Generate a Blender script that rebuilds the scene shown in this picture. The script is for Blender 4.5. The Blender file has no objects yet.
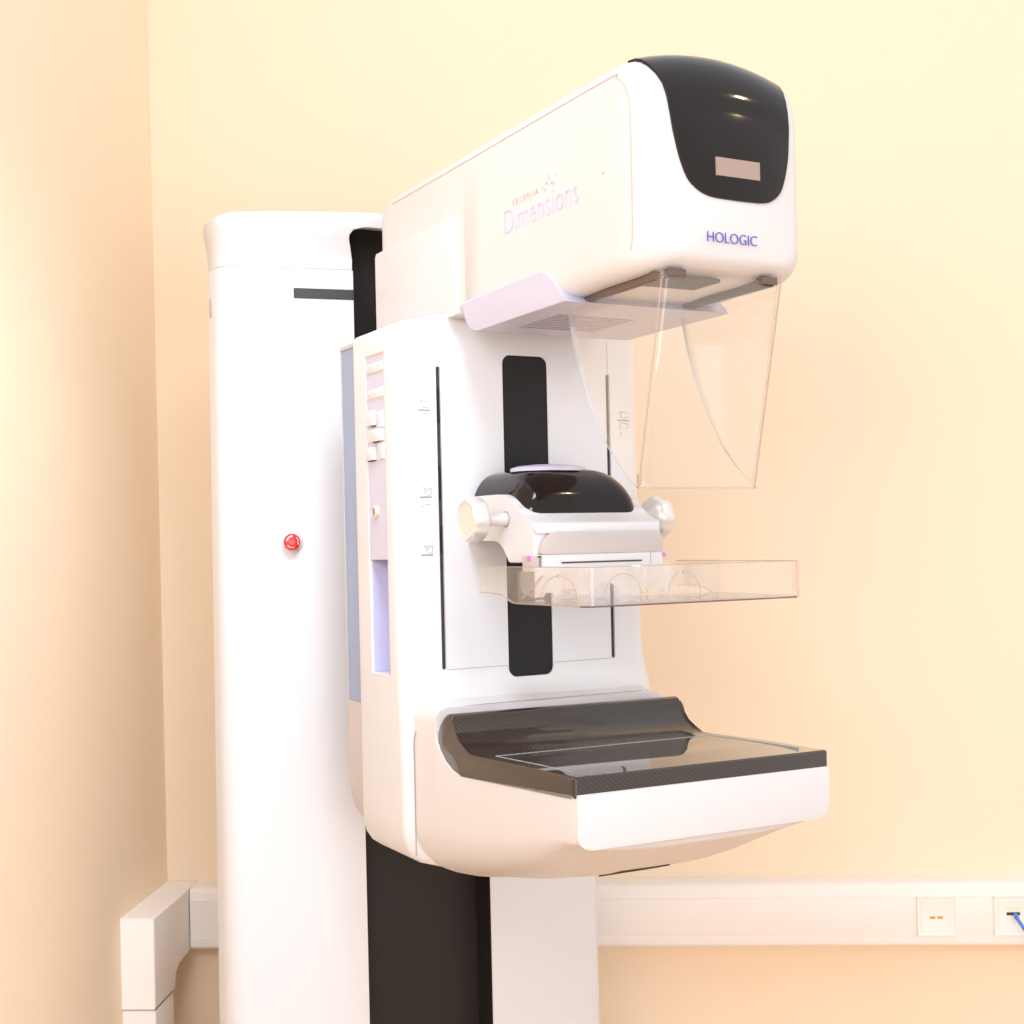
import bpy, bmesh, math, random
from mathutils import Vector, Matrix
random.seed(4)
C = bpy.context.scene.collection
sin, cos, pi, rad = math.sin, math.cos, math.pi, math.radians

# ------------------------------------------------------------------ axes: X across the machine, Y away from its front, Z up
CAM = Vector((-.891, -1.202, 1.30)); TH = rad(28.5)
FW = Vector((sin(TH), cos(TH), 0)); RT = Vector((cos(TH), -sin(TH), 0))
def W(x, d, z): return CAM + RT*x + FW*d + Vector((0, 0, z-CAM.z))      # room position from the photographer's spot
CORNER = (-.683, 2.62); T = rad(3.5)
E1 = (cos(T), -sin(T)); E2 = (-sin(T), -cos(T))
def R(a, b, z):                                                        # room axes: a along the back wall, b out of it
    return W(CORNER[0]+a*E1[0]+b*E2[0], CORNER[1]+a*E1[1]+b*E2[1], z)

# ------------------------------------------------------------------ materials
def lin(c): return tuple(((v/255)/12.92 if v/255 <= .04045 else ((v/255+.055)/1.055)**2.4) for v in c)
def mat(name, srgb, rough=.4, metal=0, coat=0, spec=.5, bump=0, bscale=200, var=.015, vscale=6, emit=None, estr=0, coat_rough=.03):
    m = bpy.data.materials.new(name); m.use_nodes = True
    nt = m.node_tree; n = nt.nodes; b = n['Principled BSDF']
    tc = n.new('ShaderNodeTexCoord'); no = n.new('ShaderNodeTexNoise'); no.inputs['Scale'].default_value = vscale; no.inputs['Detail'].default_value = 3
    nt.links.new(tc.outputs['Object'], no.inputs['Vector'])
    mr = n.new('ShaderNodeMapRange'); mr.inputs['To Min'].default_value = 1-var; mr.inputs['To Max'].default_value = 1+var
    nt.links.new(no.outputs['Fac'], mr.inputs['Value'])
    mx = n.new('ShaderNodeVectorMath'); mx.operation = 'SCALE'; mx.inputs[0].default_value = lin(srgb)
    nt.links.new(mr.outputs['Result'], mx.inputs['Scale']); nt.links.new(mx.outputs['Vector'], b.inputs['Base Color'])
    b.inputs['Roughness'].default_value = rough; b.inputs['Metallic'].default_value = metal
    b.inputs['Coat Weight'].default_value = coat; b.inputs['Coat Roughness'].default_value = coat_rough
    b.inputs['Specular IOR Level'].default_value = spec
    if bump:
        n2 = n.new('ShaderNodeTexNoise'); n2.inputs['Scale'].default_value = bscale; nt.links.new(tc.outputs['Object'], n2.inputs['Vector'])
        bp = n.new('ShaderNodeBump'); bp.inputs['Strength'].default_value = bump; bp.inputs['Distance'].default_value = .001
        nt.links.new(n2.outputs['Fac'], bp.inputs['Height']); nt.links.new(bp.outputs['Normal'], b.inputs['Normal'])
    if emit:
        b.inputs['Emission Color'].default_value = (*lin(emit), 1); b.inputs['Emission Strength'].default_value = estr
    return m
def clear(name, tint, ior=1.6, veil=0, veil_col=(255, 240, 225)):
    m = bpy.data.materials.new(name); m.use_nodes = True
    nt = m.node_tree; n = nt.nodes; n.remove(n['Principled BSDF'])
    tr = n.new('ShaderNodeBsdfTransparent'); tr.inputs['Color'].default_value = (*tint, 1)
    gl = n.new('ShaderNodeBsdfGlossy'); gl.inputs['Roughness'].default_value = .03
    tc = n.new('ShaderNodeTexCoord'); no = n.new('ShaderNodeTexNoise'); no.inputs['Scale'].default_value = 9
    nt.links.new(tc.outputs['Object'], no.inputs['Vector'])
    mr = n.new('ShaderNodeMapRange'); mr.inputs['To Min'].default_value = .02; mr.inputs['To Max'].default_value = .05
    nt.links.new(no.outputs['Fac'], mr.inputs['Value']); nt.links.new(mr.outputs['Result'], gl.inputs['Roughness'])
    fr = n.new('ShaderNodeFresnel'); fr.inputs['IOR'].default_value = ior
    # the same outside reflectance whichever side of the sheet a ray meets
    ge = n.new('ShaderNodeNewGeometry'); ma = n.new('ShaderNodeMath'); ma.operation = 'MULTIPLY_ADD'
    ma.inputs[1].default_value = (1/ior-ior); ma.inputs[2].default_value = ior
    nt.links.new(ge.outputs['Backfacing'], ma.inputs[0])
    ma2 = n.new('ShaderNodeMath'); ma2.operation = 'MULTIPLY_ADD'; ma2.inputs[1].default_value = 0; ma2.inputs[2].default_value = ior
    nt.links.new(ge.outputs['Backfacing'], ma2.inputs[0]); nt.links.new(ma2.outputs[0], fr.inputs['IOR'])
    lw = n.new('ShaderNodeLayerWeight'); lw.inputs['Blend'].default_value = .5
    pw = n.new('ShaderNodeMath'); pw.operation = 'POWER'; pw.inputs[1].default_value = 4
    nt.links.new(lw.outputs['Facing'], pw.inputs[0])
    sc = n.new('ShaderNodeMath'); sc.operation = 'MULTIPLY_ADD'; r0 = ((ior-1)/(ior+1))**2
    sc.inputs[1].default_value = 1-r0; sc.inputs[2].default_value = r0
    nt.links.new(pw.outputs[0], sc.inputs[0])
    mx = n.new('ShaderNodeMixShader'); nt.links.new(sc.outputs[0], mx.inputs[0])
    nt.links.new(tr.outputs[0], mx.inputs[1]); nt.links.new(gl.outputs[0], mx.inputs[2])
    last = mx
    if veil:
        df = n.new('ShaderNodeBsdfDiffuse'); df.inputs['Color'].default_value = (*lin(veil_col), 1)
        m2 = n.new('ShaderNodeMixShader'); m2.inputs[0].default_value = veil
        nt.links.new(mx.outputs[0], m2.inputs[1]); nt.links.new(df.outputs[0], m2.inputs[2]); last = m2
    for x in (fr, ma, ma2, ge): n.remove(x)
    nt.links.new(last.outputs[0], n['Material Output'].inputs['Surface'])
    return m
def weave(name):
    m = mat(name, (52, 44, 41), rough=.4, coat=1, coat_rough=.02, spec=.2)
    nt = m.node_tree; n = nt.nodes; b = n['Principled BSDF']
    tc = n.new('ShaderNodeTexCoord'); mp = n.new('ShaderNodeMapping'); mp.inputs['Rotation'].default_value = (rad(35), rad(38), rad(40))
    nt.links.new(tc.outputs['Object'], mp.inputs['Vector'])
    wv = n.new('ShaderNodeTexWave'); wv.inputs['Scale'].default_value = 78; wv.inputs['Distortion'].default_value = .4; wv.inputs['Detail'].default_value = 1
    nt.links.new(mp.outputs[0], wv.inputs['Vector'])
    cr = n.new('ShaderNodeValToRGB'); cr.color_ramp.elements[0].color = (*lin((36, 27, 22)), 1); cr.color_ramp.elements[1].color = (*lin((56, 44, 37)), 1)
    nt.links.new(wv.outputs['Fac'], cr.inputs[0]); nt.links.new(cr.outputs[0], b.inputs['Base Color'])
    return m
M = dict(
 wall=mat('peach wall paint', (248, 226, 198), .85, bump=.12, bscale=260, spec=.25),
 plain=mat('off white wall paint', (240, 238, 234), .85, bump=.12, bscale=260, spec=.25),
 ceil=mat('white ceiling paint', (250, 248, 244), .9, spec=.2),
 floor=mat('tan vinyl floor', (226, 190, 152), .5, var=.08, vscale=3),
 white=mat('white moulded plastic', (215, 214, 216), .42, var=.006, spec=.4),
 enamel=mat('white enamelled cover', (216, 216, 219), .4, var=.006, spec=.4),
 ivory=mat('ivory moulded plastic', (213, 210, 210), .42, var=.006, spec=.4),
 lav=mat('lavender grey plastic', (196, 194, 213), .45, var=.01),
 lav2=mat('pale lavender plastic', (190, 190, 219), .45, var=.01),
 blue=mat('blue grey plastic', (142, 156, 184), .4, var=.01),
 grey=mat('warm grey plastic', (192, 183, 180), .45, var=.01),
 gap=mat('panel gap', (176, 160, 148), .8),
 gapd=mat('dark gap', (70, 58, 50), .8),
 black=mat('matt black belt', (29, 26, 26), .6, spec=.3, bump=.1, bscale=500),
 rubber=mat('black slot seal', (48, 44, 43), .5),
 channel=mat('matt black steel', (38, 33, 31), .55, spec=.3),
 gloss=mat('glossy black plastic', (24, 16, 12), .07, spec=.34),
 lcd=mat('grey display glass', (158, 136, 124), .3, coat=.5),
 violet=mat('blue violet print', (84, 84, 182), .5),
 lilac=mat('lilac print', (196, 190, 228), .5),
 taupe=mat('taupe print', (186, 170, 160), .5),
 mark=mat('grey print', (112, 112, 116), .5), markf=mat('faint grey print', (160, 160, 164), .5),
 silver=mat('satin aluminium', (222, 217, 215), .3, metal=.35, spec=.5),
 knobf=mat('cream knob face', (222, 210, 200), .45),
 brass=mat('brass key barrel', (196, 168, 128), .3, metal=.9),
 red=mat('red push button', (226, 38, 44), .3, coat=.4),
 pale=mat('white arrow print', (246, 214, 206), .4),
 magenta=mat('magenta plastic', (214, 108, 214), .4),
 brown=mat('dark brown rail', (98, 80, 72), .5),
 trunk=mat('white trunking plastic', (245, 238, 232), .45, var=.008),
 outlet=mat('white outlet plastic', (247, 241, 235), .4, var=.008),
 copper=mat('brass contacts', (206, 168, 112), .4, metal=.3),
 cable=mat('blue cable jacket', (70, 135, 220), .4),
 cream=mat('cream label', (248, 232, 190), .5),
 carbon=weave('woven carbon fibre'),
 frameline=mat('pale blue printed line', (170, 186, 190), .5),
 clear=clear('clear acrylic sheet', (.997, .99, .982), 1.55, .05, (248, 238, 226)),
 clearp=clear('clear polycarbonate', (.995, .99, .985), 1.5, .035, (250, 244, 240)),
 rim=clear('acrylic edge', (.88, .82, .77), 1.5, .22, (222, 208, 200)),
 rimf=clear('faint acrylic edge', (.965, .94, .92), 1.45, .10, (240, 230, 222)),
 frost=clear('frosted acrylic', (.96, .94, .92), 1.45, .62, (240, 232, 228)),
 slit=mat('vent slit', (150, 140, 150), .7), seam=mat('pale seam', (206, 188, 172), .8),
 rimd=clear('violet acrylic edge', (.55, .42, .46), 1.5, .45, (140, 112, 120)),
)

# ------------------------------------------------------------------ mesh helpers
ROOT = bpy.data.objects.new('mammography_machine', None); C.objects.link(ROOT); ROOT.location = (0, .86, 0)
def worldloc(o):
    v = Vector((0, 0, 0))
    while o is not None: v += o.location; o = o.parent
    return v
def obj(name, bm, m, parent=None, angle=38, solid=True, keep=False):
    if solid: bmesh.ops.recalc_face_normals(bm, faces=bm.faces)
    me = bpy.data.meshes.new(name)
    xs = [v.co for v in bm.verts]
    c = Vector([(min(p[i] for p in xs)+max(p[i] for p in xs))/2 for i in range(3)])
    bmesh.ops.translate(bm, verts=bm.verts, vec=-c)
    for f in bm.faces: f.smooth = True
    bm.to_mesh(me); bm.free()
    me.set_sharp_from_angle(angle=rad(angle))
    for mm in (m if isinstance(m, (list, tuple)) else [m]): me.materials.append(mm)
    o = bpy.data.objects.new(name, me); C.objects.link(o)
    if parent is not None:
        o.parent = parent; o.location = c-worldloc(parent)
    else: o.location = c
    return o
def loft(bm, rings, cap0=True, cap1=True, closed=True):
    vs = [[bm.verts.new(p) for p in r] for r in rings]
    n = len(rings[0])
    for i in range(len(vs)-1):
        for j in range(n if closed else n-1):
            k = (j+1) % n
            bm.faces.new((vs[i][j], vs[i][k], vs[i+1][k], vs[i+1][j]))
    if cap0: bm.faces.new(vs[0][::-1])
    if cap1: bm.faces.new(vs[-1])
    return vs
def box(bm, lo, hi, bev=0, seg=2):
    r = bmesh.ops.create_cube(bm, size=1)
    for v in r['verts']:
        v.co = Vector([lo[i] if v.co[i] < 0 else hi[i] for i in range(3)])
    if bev:
        es = {e for v in r['verts'] for e in v.link_edges}
        bmesh.ops.bevel(bm, geom=list(es), offset=bev, segments=seg, profile=.5, affect='EDGES')
def bx(lo, hi, bev=0, seg=2):
    bm = bmesh.new(); box(bm, lo, hi, bev, seg); return bm
def prism(bm, pts, axis, lo, hi, bev=0, seg=2):
    """closed 2D outline swept along an axis; pts are the two other coordinates in order"""
    def P(p, t):
        q = list(p); q.insert(axis, t); return Vector(q)
    a = [bm.verts.new(P(p, lo)) for p in pts]; b = [bm.verts.new(P(p, hi)) for p in pts]
    n = len(pts); es = []
    for i in range(n):
        bm.faces.new((a[i], a[(i+1) % n], b[(i+1) % n], b[i]))
    f0 = bm.faces.new(a[::-1]); f1 = bm.faces.new(b)
    if bev:
        bmesh.ops.bevel(bm, geom=list(f0.edges)+list(f1.edges), offset=bev, segments=seg, profile=.5, affect='EDGES')
def pr(pts, axis, lo, hi, bev=0, seg=2):
    bm = bmesh.new(); prism(bm, pts, axis, lo, hi, bev, seg); return bm
def arc(cx, cy, rx, ry, a0, a1, n=6):
    return [(cx+rx*cos(rad(a0+(a1-a0)*i/n)), cy+ry*sin(rad(a0+(a1-a0)*i/n))) for i in range(n+1)]
def rrect(x0, x1, y0, y1, r, n=6):
    if not isinstance(r, (list, tuple)): r = (r, r, r, r)      # corners: x0y0, x1y0, x1y1, x0y1
    r = [max(v, 1e-4) for v in r]
    return (arc(x0+r[0], y0+r[0], r[0], r[0], 180, 270, n)+arc(x1-r[1], y0+r[1], r[1], r[1], 270, 360, n)
            + arc(x1-r[2], y1-r[2], r[2], r[2], 0, 90, n)+arc(x0+r[3], y1-r[3], r[3], r[3], 90, 180, n))
def catmull(ps, n=5, closed=False):
    out = []; N = len(ps)
    for i in range(N if closed else N-1):
        g = lambda k: ps[k % N] if closed else ps[min(max(k, 0), N-1)]
        p0, p1, p2, p3 = g(i-1), g(i), g(i+1), g(i+2)
        for j in range(n):
            t = j/n
            out.append(tuple(.5*((2*b)+(-a+c)*t+(2*a-5*b+4*c-d)*t*t+(-a+3*b-3*c+d)*t**3) for a, b, c, d in zip(p0, p1, p2, p3)))
    if not closed: out.append(tuple(ps[-1]))
    return out
def interp(tab, x):
    if x <= tab[0][0]: return tab[0][1]
    for (a, b), (c, d) in zip(tab, tab[1:]):
        if x <= c: return b+(d-b)*(x-a)/(c-a)
    return tab[-1][1]
def tube(bm, pts, r, n=8, closed=False):
    pts = [Vector(p) for p in pts]; rings = []; N = len(pts); up = None
    for i, p in enumerate(pts):
        if closed: t = (pts[(i+1) % N]-pts[i-1]).normalized()
        else: t = (pts[min(i+1, N-1)]-pts[max(i-1, 0)]).normalized()
        if up is None: up = Vector((0, 0, 1)) if abs(t.z) < .9 else Vector((1, 0, 0))
        s = t.cross(up).normalized(); up = s.cross(t).normalized()
        rr = r[i] if isinstance(r, list) else r
        rings.append([p+s*rr*cos(2*pi*k/n)+up*rr*sin(2*pi*k/n) for k in range(n)])
    if closed: loft(bm, rings+[rings[0]], False, False); bmesh.ops.remove_doubles(bm, verts=bm.verts, dist=1e-7)
    else: loft(bm, rings)
def tb(pts, r, n=8, closed=False):
    bm = bmesh.new(); tube(bm, pts, r, n, closed); return bm
def lathe(bm, c, prof, axis=0, n=32, fac=None):
    """prof: (t along axis, radius)"""
    rings = []
    for t, r in prof:
        ring = []
        for k in range(n):
            a = 2*pi*k/n; rr = r*(fac(a) if fac else 1)
            q = [rr*cos(a), rr*sin(a)]; q.insert(axis, t); ring.append(Vector(c)+Vector(q))
        rings.append(ring)
    loft(bm, rings)
def apply_bool(o, cutters, op='DIFFERENCE'):
    for c in cutters:
        md = o.modifiers.new('cut', 'BOOLEAN'); md.object = c; md.operation = op; md.solver = 'EXACT'
    dg = bpy.context.evaluated_depsgraph_get()
    me = bpy.data.meshes.new_from_object(o.evaluated_get(dg))
    o.modifiers.clear(); o.data = me
    for f in me.polygons: f.use_smooth = True
    me.set_sharp_from_angle(angle=rad(38))
    for c in cutters: bpy.data.objects.remove(c)
def text(name, s, m, parent, origin, xdir, zdir, size, extrude=.0003, sx=1, offset=0, align='LEFT', space=1):
    cu = bpy.data.curves.new(name, 'FONT'); cu.body = s; cu.size = size; cu.extrude = extrude; cu.offset = offset; cu.space_character = space
    cu.align_x = align
    t = bpy.data.objects.new(name+'_curve', cu); C.objects.link(t)
    dg = bpy.context.evaluated_depsgraph_get()
    me = bpy.data.meshes.new_from_object(t.evaluated_get(dg)); bpy.data.objects.remove(t)
    x = Vector(xdir).normalized(); z = Vector(zdir).normalized(); y = x.cross(z)
    bm = bmesh.new(); bm.from_mesh(me)
    for v in bm.verts: v.co = Vector(origin)+x*v.co.x*sx+z*v.co.y+y*(-v.co.z)
    return obj(name, bm, m, parent, solid=False)
def tag(o, label, cat=None, group=None, kind=None):
    if label: o['label'] = label
    if cat: o['category'] = cat
    if group: o['group'] = group
    if kind: o['kind'] = kind
    return o
tag(ROOT, 'large white mammography machine with a tall column, overhanging tube head and black breast support', 'medical machine')

# ------------------------------------------------------------------ room shell
A1, B1, H = 4.3, 4.6, 2.62
def room_box(name, a, b, z, m):
    bm = bmesh.new()
    r = bmesh.ops.create_cube(bm, size=1)
    for v in r['verts']:
        v.co = R(a[0] if v.co.x < 0 else a[1], b[0] if v.co.y < 0 else b[1], z[0] if v.co.z < 0 else z[1])
    return tag(obj(name, bm, m), None, kind='structure')
room_box('wall_back', (-.12, A1+.12), (-.12, 0), (-.1, H+.1), M['wall'])
room_box('wall_left', (-.12, 0), (0, B1+.12), (-.1, H+.1), M['wall'])
room_box('floor', (0, A1), (0, B1), (-.1, 0), M['floor'])

# ------------------------------------------------------------------ wall trunking
def rprism(bm, prof, a0, a1, along='a'):
    """profile in (out of the wall, z) swept along the wall"""
    rings = []
    for t in (a0, a1):
        rings.append([(R(t, p, z) if along == 'a' else R(p, t, z)) for p, z in prof])
    loft(bm, rings)
ZT, ZB = .661, .5455
run = bpy.data.objects.new('cable_trunking', None); C.objects.link(run); run.location = R(2.0, .0, .6)
tag(run, 'long white dado cable trunking on the peach back wall, running behind the column', 'cable trunking')
bm = bmesh.new()
prof = [(0, ZB), (.052, ZB)]+arc(.052, ZB+.008, .008, .008, -90, 0, 4)+[(.060, ZB+.022), (.0588, ZB+.0225), (.0588, ZT-.0245), (.060, ZT-.024), (.058, ZT-.012)]+arc(.046, ZT-.012, .012, .012, 0, 90, 5)+[(0, ZT)]
rprism(bm, prof, .061, A1-.002)
obj('trunking_base', bm, M['trunk'], run)
bm = bmesh.new()
rprism(bm, [(.0587, ZB+.0230), (.0592, ZB+.0230), (.0597, ZB+.025), (.0597, ZT-.027), (.0592, ZT-.0250), (.0587, ZT-.0250)], .30, A1-.002)
obj('trunking_lid', bm, M['trunk'], run)

elbow = bpy.data.objects.new('trunking_drop', None); C.objects.link(elbow); elbow.location = R(.03, .2, 0)
tag(elbow, 'white corner trunking elbow on the left wall turning down beside the column', 'cable trunking')
# elbow: horizontal leg along the left wall then a drop, outline in (b, z)
o2 = [(.002, ZT), (.262, ZT), (.262, .502), (.150, .502), (.150, ZB-.012), (.125, ZB), (.061, ZB), (.002, ZB)]
bm = bmesh.new()
def sweepA(bm, outline, a0, a1, bev=.004):
    a = [bm.verts.new(R(a0, b, z)) for b, z in outline]; b_ = [bm.verts.new(R(a1, b, z)) for b, z in outline]
    n = len(outline)
    for i in range(n): bm.faces.new((a[i], a[(i+1) % n], b_[(i+1) % n], b_[i]))
    f0 = bm.faces.new(a[::-1]); f1 = bm.faces.new(b_)
    if bev: bmesh.ops.bevel(bm, geom=list(f1.edges), offset=bev, segments=3, profile=.5, affect='EDGES')
sweepA(bm, o2, .0, .0596); obj('elbow_cover', bm, M['trunk'], elbow)
bm = bmesh.new(); sweepA(bm, [(.156, .499), (.259, .499), (.259, 0), (.156, 0)], 0, .0585); obj('drop_duct', bm, M['trunk'], elbow)
bm = bmesh.new(); sweepA(bm, [(.157, .503), (.258, .503), (.258, .498), (.157, .498)], 0, .0575, 0); obj('joint_shadow_gap', bm, M['gap'], elbow)

def outlet(a, label, plug):
    r = bpy.data.objects.new('data_outlet', None); C.objects.link(r); r.location = R(a, .058, .60)
    tag(r, label, 'socket', 'data outlets in the wall trunking')
    def rb(lo, hi, bev):
        bm = bmesh.new(); q = bmesh.ops.create_cube(bm, size=1)
        for v in q['verts']: v.co = R(*[lo[i] if v.co[i] < 0 else hi[i] for i in range(3)])
        if bev: bmesh.ops.bevel(bm, geom=bm.edges[:], offset=bev, segments=2, profile=.5, affect='EDGES')
        return bm
    obj('face_plate', rb((a-.034, .0590, .5665), (a+.034, .0622, .6355), .0015), M['outlet'], r)
    obj('socket_insert', rb((a-.026, .0622, .5745), (a+.026, .0630, .6285), .0004), M['outlet'], r)
    if not plug:
        for s in (-1, 1): obj('socket_port', rb((a+s*.0068-.0052, .0628, .5972), (a+s*.0068+.0052, .0634, .6020), 0), M['copper'], r)
    else:
        obj('socket_port', rb((a-.012, .0628, .603), (a+.012, .0634, .6085), 0), M['gapd'], r)
        tag(obj('label_strip', rb((a-.016, .0628, .6135), (a+.016, .0634, .6185), 0), M['cream'], r), 'pale yellow strip above the port')
    return r
outlet(1.450, 'white data outlet with two small brass ports in the trunking, nothing plugged in', False)
outlet(1.588, 'white data outlet with a blue cable plugged in, at the right edge', True)
bm = bmesh.new()
pts = [R(1.590, .066, .606), R(1.591, .074, .601), R(1.597, .082, .590), R(1.606, .088, .575), R(1.622, .092, .555), R(1.645, .092, .528), R(1.68, .088, .49), R(1.72, .08, .42), R(1.74, .06, .25), R(1.76, .03, .02), R(1.85, .03, .004)]
tube(bm, catmull([tuple(p) for p in pts], 4), .0032, 10)
cb = tag(obj('network_cable', bm, M['cable']), 'blue network cable hanging from the rightmost outlet', 'cable')
bm = bmesh.new(); tube(bm, [R(1.590, .0692, .606), R(1.5905, .074, .6015)], .0042, 8); tag(obj('plug', bm, M['cable'], cb), None)

# ------------------------------------------------------------------ column
def front_y(x): return .735+(abs(x)-.107)*.2
def cover_ring(s, z, flare=0):
    hw = (.3165 if s < 0 else .355)-.012*z/1.72+flare
    pts = [(-.107, .735-flare*.0)]
    for x in (.16, .22, .27, hw-.035): pts.append((-x, front_y(x)))
    cx, cy = hw-.035, front_y(hw-.035)
    pts += [(-(cx+.035*sin(rad(a))), cy+.04*(1-cos(rad(a)))) for a in (22, 45, 68, 90)]
    pts += [(-hw, .835), (-.107, .835)]
    return [Vector((s*-x if s > 0 else x, y, z)) for x, y in pts]
ZC = 1.728
for s in (-1, 1):
    bm = bmesh.new(); loft(bm, [cover_ring(s, z) for z in (.0, .5, 1.0, 1.5, ZC-.002)])
    o = obj('column_cover', bm, M['enamel'], ROOT)
    if s < 0: cover = o; tag(o, 'left column cover with a red stop button')
bm = bmesh.new()
loft(bm, [[Vector((x, y, z)) for x, y in [(-.27, .835), (.27, .835), (.22, 1.0), (-.22, 1.0)]] for z in (0, 1.70)])
obj('column_body', bm, M['enamel'], ROOT)
# cap: flares outward towards the top, notch over the black channel
def cap_ring(z, fl, fw_, dome):
    hw = .3215+fl; pts = []
    xs = [-hw+.035, -.27, -.22, -.16, -.107, -.05, 0, .05, .107, .16, .22, .27, hw-.035]
    fy = lambda x: front_y(max(abs(x), .107))-fw_
    lft = [(-(hw-.035+.035*sin(rad(a))), fy(hw-.035)+.04*(1-cos(rad(a)))) for a in (90, 68, 45, 22)]
    pts = [(-hw, .84)]+lft+[(x, fy(x)) for x in xs]+[(-x, y) for x, y in lft[::-1]]+[(hw, .84), (.23, 1.0), (-.23, 1.0)]
    return [Vector((x+.019, y, z+dome*(1-(x/.36)**2))) for x, y in pts]
bm = bmesh.new(); loft(bm, [cap_ring(ZC-.004, -.0012, -.0012, 0), cap_ring(ZC+.002, -.0012, -.0012, 0)]); seamo = obj('cap_seam', bm, M['seam'], ROOT)
bm = bmesh.new()
rings = [cap_ring(ZC, 0, 0, 0), cap_ring(1.741, .0005, .001, 0), cap_ring(1.756, .002, .006, 0), cap_ring(1.771, .005, .014, .001), cap_ring(1.785, .0075, .022, .003), cap_ring(1.793, .0075, .024, .006), cap_ring(1.798, .006, .022, .010), cap_ring(1.801, .001, .015, .014)]
vs = loft(bm, rings)
cap = obj('column_cap', bm, M['enamel'], ROOT)
def notch(grow, y0, y1):
    pts = [(-.107-grow, 1.68), (.107+grow, 1.68), (.107+grow, 1.742), (.111+grow, 1.758), (.1155+grow, 1.771)]
    pts += [(.1160+grow, 1.778), (.111+grow, 1.7855+grow), (.095+grow, 1.7895+grow)]
    pts += [(-x, z) for x, z in pts[::-1][:-2]]
    bm = bmesh.new(); prism(bm, pts, 1, y0, y1); return bm
apply_bool(cap, [obj('cutter', notch(0, .5, .79), M['channel'])]); apply_bool(seamo, [obj('cutter', notch(0, .5, .79), M['channel'])])
# black channel between the covers, curving forward under the cap
bm = bmesh.new()
prof = [(.785, 0), (.785, 1.71), (.782, 1.739), (.772, 1.764), (.752, 1.781), (.726, 1.7875)]
prof2 = [(y+.012, z+.012) for y, z in prof]
pts = prof+[(.735, 1.796), (.757, 1.793), (.80, 1.779), (.80, 0)]
prism(bm, pts, 0, -.118, .118)
for s in (-1, 1): box(bm, (min(s*.1055, s*.1075), .7365, 0), (max(s*.1055, s*.1075), .787, 1.722))
ch = obj('channel_liner', bm, M['channel'], ROOT); tag(ch, 'matt black channel up the middle of the column')
bm = bmesh.new(); box(bm, (-.09, .59, .98), (.09, .786, 1.52), .006); obj('lift_carriage', bm, M['channel'], ROOT)
# black bar label wrapping the inner edge of the left cover
bm = bmesh.new()
rr = []
for x in (-.197, -.17, -.14, -.1085):
    y = front_y(x); rr.append([(x, y-.0012, 1.6960), (x, y-.0012, 1.6805), (x, y+.001, 1.6805), (x, y+.001, 1.6960)])
loft(bm, [[Vector(p) for p in r] for r in rr])
box(bm, (-.1088, .7342, 1.6803), (-.1060, .775, 1.6962))
tag(obj('black_strip', bm, M['rubber'], cover, angle=20), 'black strip across the top of the cover')
# emergency stop
nx = Vector((-.196, -.98, 0)).normalized()   # outward normal of the left cover
ec = Vector((-.2095, front_y(-.2095), 1.3105))
def disc_on(bm, c, nrm, prof, n=28):
    ax = Vector(nrm); u = ax.cross(Vector((0, 0, 1))).normalized(); w = u.cross(ax)
    loft(bm, [[c+ax*t+u*r*cos(2*pi*k/n)+w*r*sin(2*pi*k/n) for k in range(n)] for t, r in prof])
bm = bmesh.new(); disc_on(bm, ec, nx, [(-.001, .0185), (.0015, .0185), (.0025, .017)]); eb = obj('stop_button', bm, M['enamel'], cover); tag(eb, 'red mushroom stop button on a white collar')
bm = bmesh.new(); disc_on(bm, ec, nx, [(.001, .0085), (.008, .0085), (.008, .0115), (.012, .0128), (.016, .0122), (.0185, .0095), (.0192, .004)])
btn = obj('button_cap', bm, M['red'], cover); tag(btn, 'red domed cap of the stop button')
bm = bmesh.new()
u = nx.cross(Vector((0, 0, 1))).normalized(); w = Vector((0, 0, 1))
for a0 in (10, 130, 250):
    pts = [ec+nx*.0178+u*.0086*cos(rad(a0+8*i))+w*.0086*sin(rad(a0+8*i)) for i in range(11)]
    tube(bm, pts, [.0011]*9+[.0017, .0004], 6)
obj('turn_arrows', bm, M['pale'], cover)
bm = bmesh.new(); box(bm, (-.3057, .815, 1.655), (-.3035, .829, 1.685), .001); obj('side_latch', bm, M['grey'], cover)

# ------------------------------------------------------------------ gantry (C-arm upright)
GY = .392
BOT = [(0, .856), (.06, .862), (.12, .874), (.165, .888), (.178, .897), (.186, .909), (.19, .925)]
def gan_ring(z, hw, r, y0, y1=.54, f=0):
    pts = arc(-hw+r*1.2, y0+r, r*1.2, r, 180, 270, 7)+arc(hw-r*1.2, y0+r, r*1.2, r, 270, 360, 7)+arc(hw-.006, y1-.006, .006, .006, 0, 90, 3)+arc(-hw+.006, y1-.006, .006, .006, 90, 180, 3)
    m = 16; pts = pts[:8]+[(-(hw-r*1.2)+(2*(hw-r*1.2))*i/m, y0) for i in range(1, m)]+pts[8:]
    wt = lambda x: max(0, min(1, (.172-abs(x))/.05))
    dome = .026 if z > 1.55 else 0
    fx = interp([(1.05, 0), (1.085, .0125), (1.10, .0105), (1.12, .005), (1.14, .0018), (1.165, 0)], z)      # the right flank flares into the housing
    pts = [(x+(fx if x > .15 else 0), y) for x, y in pts]
    return [Vector((x, y-(f*wt(x)**.8 if y < y0+r+.001 else 0), z+dome*max(0, 1-(abs(x)/.19)**2))) for x, y in pts]
def fil(z):
    if z > 1.13: return 0
    if z > 1.094:
        t = (1.13-z)/(1.13-1.094); return .058*(1-math.sqrt(max(0, 1-t*t)))**1.0
    return .058*max(0, 1-(1.094-z)/.02)
bm = bmesh.new(); rings = []
n_pts = None
for hw, z in [(.03, .8575)]+[(x, z) for x, z in BOT[1:]]:
    rings.append(gan_ring(z, hw, min(.014, hw*.3), GY))
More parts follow.
